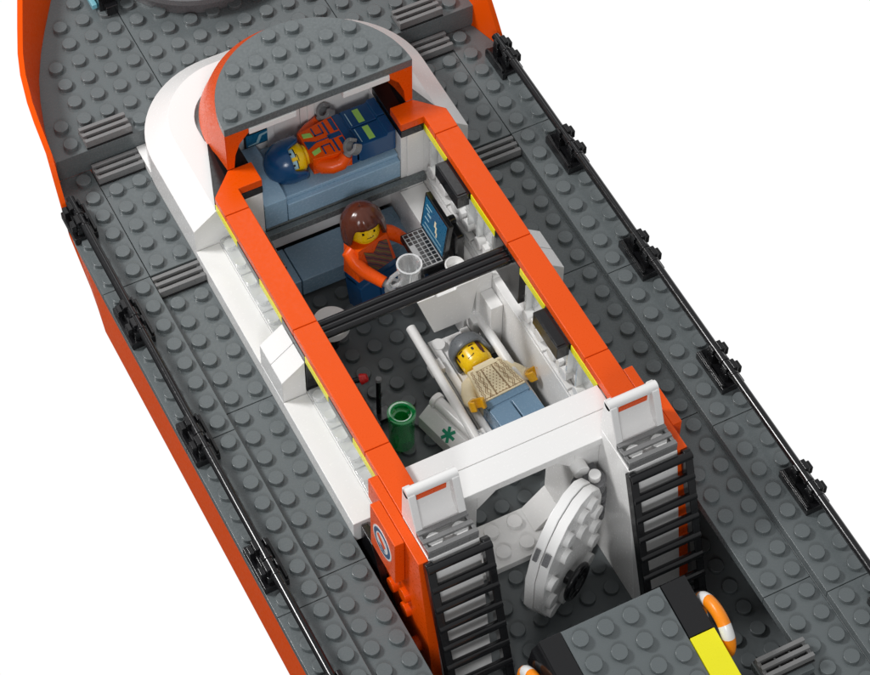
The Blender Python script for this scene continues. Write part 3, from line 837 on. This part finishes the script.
# 1: sleeping rescuer on the upper bunk
def fr1(t):
    m = MB(NAVY); y = -0.478
    def P(poly, e=0.02): m.prism(poly, y+0.02, y-e, 'y')
    P([(-0.22, 3.46), (0.22, 3.46), (0, 3.0)])
    P([(-0.12, 2.5), (0.12, 2.5), (0.12, 1.95), (-0.12, 1.95)])
    for s in (-1, 1):
        P([(s*0.15, 2.42), (s*0.8, 2.42), (s*0.82, 2.34), (s*0.15, 2.34)]); P([(s*0.2, 2.14), (s*0.85, 2.14), (s*0.86, 1.97), (s*0.2, 1.97)])
        P([(s*0.28, 2.95), (s*0.72, 2.95), (s*0.72, 2.9), (s*0.28, 2.9)]); P([(s*0.28, 2.6), (s*0.76, 2.6), (s*0.76, 2.55), (s*0.28, 2.55)])
        P([(s*0.28, 2.95), (s*0.33, 2.95), (s*0.33, 2.55), (s*0.28, 2.55)])
    P([(-0.02, 3.0), (0.02, 3.0), (0.02, 2.4), (-0.02, 2.4)])
    m.mat(LIME)
    for s in (-1, 1): P([(s*0.4, 3.4), (s*0.6, 3.38), (s*0.52, 3.05), (s*0.3, 3.02)], 0.025)
    m.build('jacket_print', t, bevel=0, local=True)
    m = MB(LIME)
    for s in (-1, 1): m.box(s*0.12, s*0.82, -0.495, -0.47, 0.82, 1.08)
    m.mat(PALE)
    for s in (-1, 1): m.box(s*0.1, s*0.8, -0.49, -0.47, 1.38, 1.41)
    m.build('leg_stripes', t, bevel=0, local=True)
def helmet(t, look):
    h = cap(t, 'helmet', NAVY, look, 4.34, 3.72, r=0.9, top=5.28, front_w=0.72, flare=-0.02, thick=0.14)
f1 = figure('toy figure in dark blue helmet and orange jacket lying on the upper bunk', ORANGE, ORANGE, MIDG, NAVY, NAVY, front=fr1,
            hand_pos={-1: (-1.05, -0.62, 2.02), 1: (1.25, -0.35, 2.1)}, look=-0.7, headgear=helmet, face='glasses')
f1.matrix_world = Matrix.Translation((2.95, -3.65, 1.92)) @ Matrix(((0,0,-1,0),(1,0,0,0),(0,-1,0,0),(0,0,0,1)))

# 2: woman at the laptop
def fr2(t):
    m = MB(PLAID)
    m.prism([(-0.5, 3.3), (-0.05, 2.95), (0.3, 3.35), (0.66, 3.2), (0.82, 1.95), (-0.3, 1.95)], -0.46, -0.5, 'y')
    m.build('shirt_print', t, bevel=0, local=True)
def hair(t, look):
    cap(t, 'hair', BROWN, look, 4.52, 3.66, r=0.88, top=5.2, fringe_in=1.0, front_w=0.9, flare=0.06, groove=0.04, thick=0.16)
f2 = figure('toy figure with brown bobbed hair and orange jacket standing at the laptop', ORANGE, ORANGE, MIDG, NAVY, NAVY, front=fr2,
            hand_pos={1: (1.45, -1.0, 2.75), -1: (-0.35, -1.75, 2.2)}, look=-0.3, headgear=hair)
f2.location = (0.6, -7.35, -3.8); f2.rotation_euler = (radians(-9), 0, radians(14))

# 3: patient on the stretcher
def fr3(t):
    m = MB(TAN); y = -0.478
    def hw(z): return 0.95-(z-1.95)*0.157
    m.prism([(-0.93, 1.95), (0.93, 1.95), (0.71, 3.42), (-0.71, 3.42)], -0.45, -0.488, 'y')
    m.prism([(-0.5, 3.3), (0.5, 3.3), (0.45, 3.55), (-0.45, 3.55)], -0.44, -0.52, 'y')
    m.mat(KNITL)
    def line(a, b, w=0.016):
        a = Vector(a); b = Vector(b); d = (b-a).normalized(); p = Vector((-d.y, d.x))*w
        m.prism([tuple(a+p), tuple(b+p), tuple(b-p), tuple(a-p)], -0.487, -0.494, 'y')
    for k in range(11):                          # purl dots down the middle
        for i in range(-1, 2+(k % 2)):
            x = (i-(0.5 if k % 2 else 0))*0.15; z = 2.05+k*0.118
            m.prism([(x-0.03, z), (x, z+0.035), (x+0.03, z), (x, z-0.035)], -0.487, -0.494, 'y')
    for s_ in (-1, 1):                           # cables and zigzags
        for c0, am, ph in ((0.30, 0.035, 0), (0.30, -0.035, 0), (0.52, 0.09, 1), (0.60, 0.09, 1), (0.52, -0.09, 1), (0.78, 0.03, 0), (0.86, 0.03, 0)):
            pts = []
            for k in range(15):
                z = 1.98+k*0.1; f = hw(z)/0.95
                w_ = (1 if k % 2 else -1) if ph == 0 else (1-abs((k % 6)-3)/1.5)
                pts.append((s_*(c0+am*w_)*f, z))
            for a, b in zip(pts, pts[1:]): line(a, b, 0.013)
    line((-0.92, 2.02), (0.92, 2.02), 0.015)
    for i in range(9): line((-0.42+i*0.105, 3.32), (-0.42+i*0.1, 3.5), 0.01)
    m.v = [tuple(v) for v in m.v]
    m.build('sweater_print', t, bevel=0, local=True)
def beanie(t, look):
    cap(t, 'beanie', GREYB, look, 4.5, 4.15, r=0.8, top=5.34, front_w=1.2, flare=0.04, thick=0.14)
GREYB = plastic('beanie_grey_plastic', (0.13, 0.14, 0.15, 1), 0.3)
f3 = figure('toy figure with sideburns in grey beanie and tan knit sweater lying on the stretcher', TAN, TAN, PEARLHAND, DENIM, DENIM, front=fr3,
            hand_pos={-1: (-1.25, -0.5, 2.0), 1: (1.4, -0.5, 2.1)}, look=-0.45, headgear=beanie, face='bearded')
f3.matrix_world = Matrix.Translation((2.6, -16.85, -2.5)) @ Matrix.Rotation(radians(4), 4, 'Z') @ Matrix(((1,0,0,0),(0,0,1,0),(0,-1,0,0),(0,0,0,1)))

# ---------------------------------------------------------------- small boat in the aft well
boat = thing('rescue_boat', 'small grey topped toy boat with black and yellow edges in the aft well', 'toy boat', (0, -27.1, 0))
def tilt(p):
    x, y, z = p; a = radians(10); yy = y+27.1
    return (x, -27.1+yy*cos(a)-(z-2.2)*sin(a)*-1*-1, 2.2+(z-2.2)*cos(a)+yy*sin(a))
def tb(mb): mb.v = [tilt(v) for v in mb.v]; return mb
m = MB(GREY); m.box(-1.98, 1.98, -27.1, -36, 1.8, 2.2)
for j in range(8):
    for i in range(4): m.stud(-1.5+i, -27.65-j*1.0, 2.2)
tb(m).build('deck_plate', boat)
m = MB(BLACK)
m.box(2.0, 2.98, -27.1, -29.2, 1.6, 2.25); tb(m).build('black_edge', boat)
m = MB(BLACK)
m.box(-2.0, -2.85, -27.1, -31, 1.6, 2.25); m.prism([(-2.86, 2.25), (-3.1, 1.9), (-3.1, 0.6), (-2.86, 0.6)], -27.15, -31, 'y')
tb(m).build('black_edge', boat)
m = MB(YELLOW); m.box(2.0, 2.98, -29.23, -36, 1.6, 2.25); tb(m).build('yellow_edge', boat)
m = MB(GREYD); m.box(-2.8, 2.8, -27.3, -36, -2.6, 1.78); tb(m).build('boat_hull', boat)
for sgn, y, z, x, lab in ((1, -28.8, 1.1, 3.3, 'orange and white life ring on the right side of the small boat'), (-1, -28.3, 0.55, -3.45, 'orange and white life ring on the left side of the small boat')):
    r = thing('life_ring', lab, 'life ring', (x, y, z), 'life rings on the small boat')
    for k in range(8):
        mat = RINGO if k % 2 == 0 else WHITE
        if k % 2 == 0: w0, w1 = k*pi/4-0.55, k*pi/4+0.55
        else: w0, w1 = k*pi/4-0.235, k*pi/4+0.235
        m = MB(mat); n = 8; sec = []
        for i in range(n+1):
            a = w0+(w1-w0)*i/n
            sec.append([(x+0.24*sin(b*pi/6), y+(1.0+0.28*cos(b*pi/6))*cos(a), z+(1.0+0.28*cos(b*pi/6))*sin(a)) for b in range(12)])
        m.loft(sec, closed=True); m.build('ring_segment', r, bevel=0)
# slotted tile and rail at the right rear of the well
m = MB(GREY); m.box(4.1, 6.0, -30.2, -31.4, -0.4, -0.02); m.build('well_bracket', ship)
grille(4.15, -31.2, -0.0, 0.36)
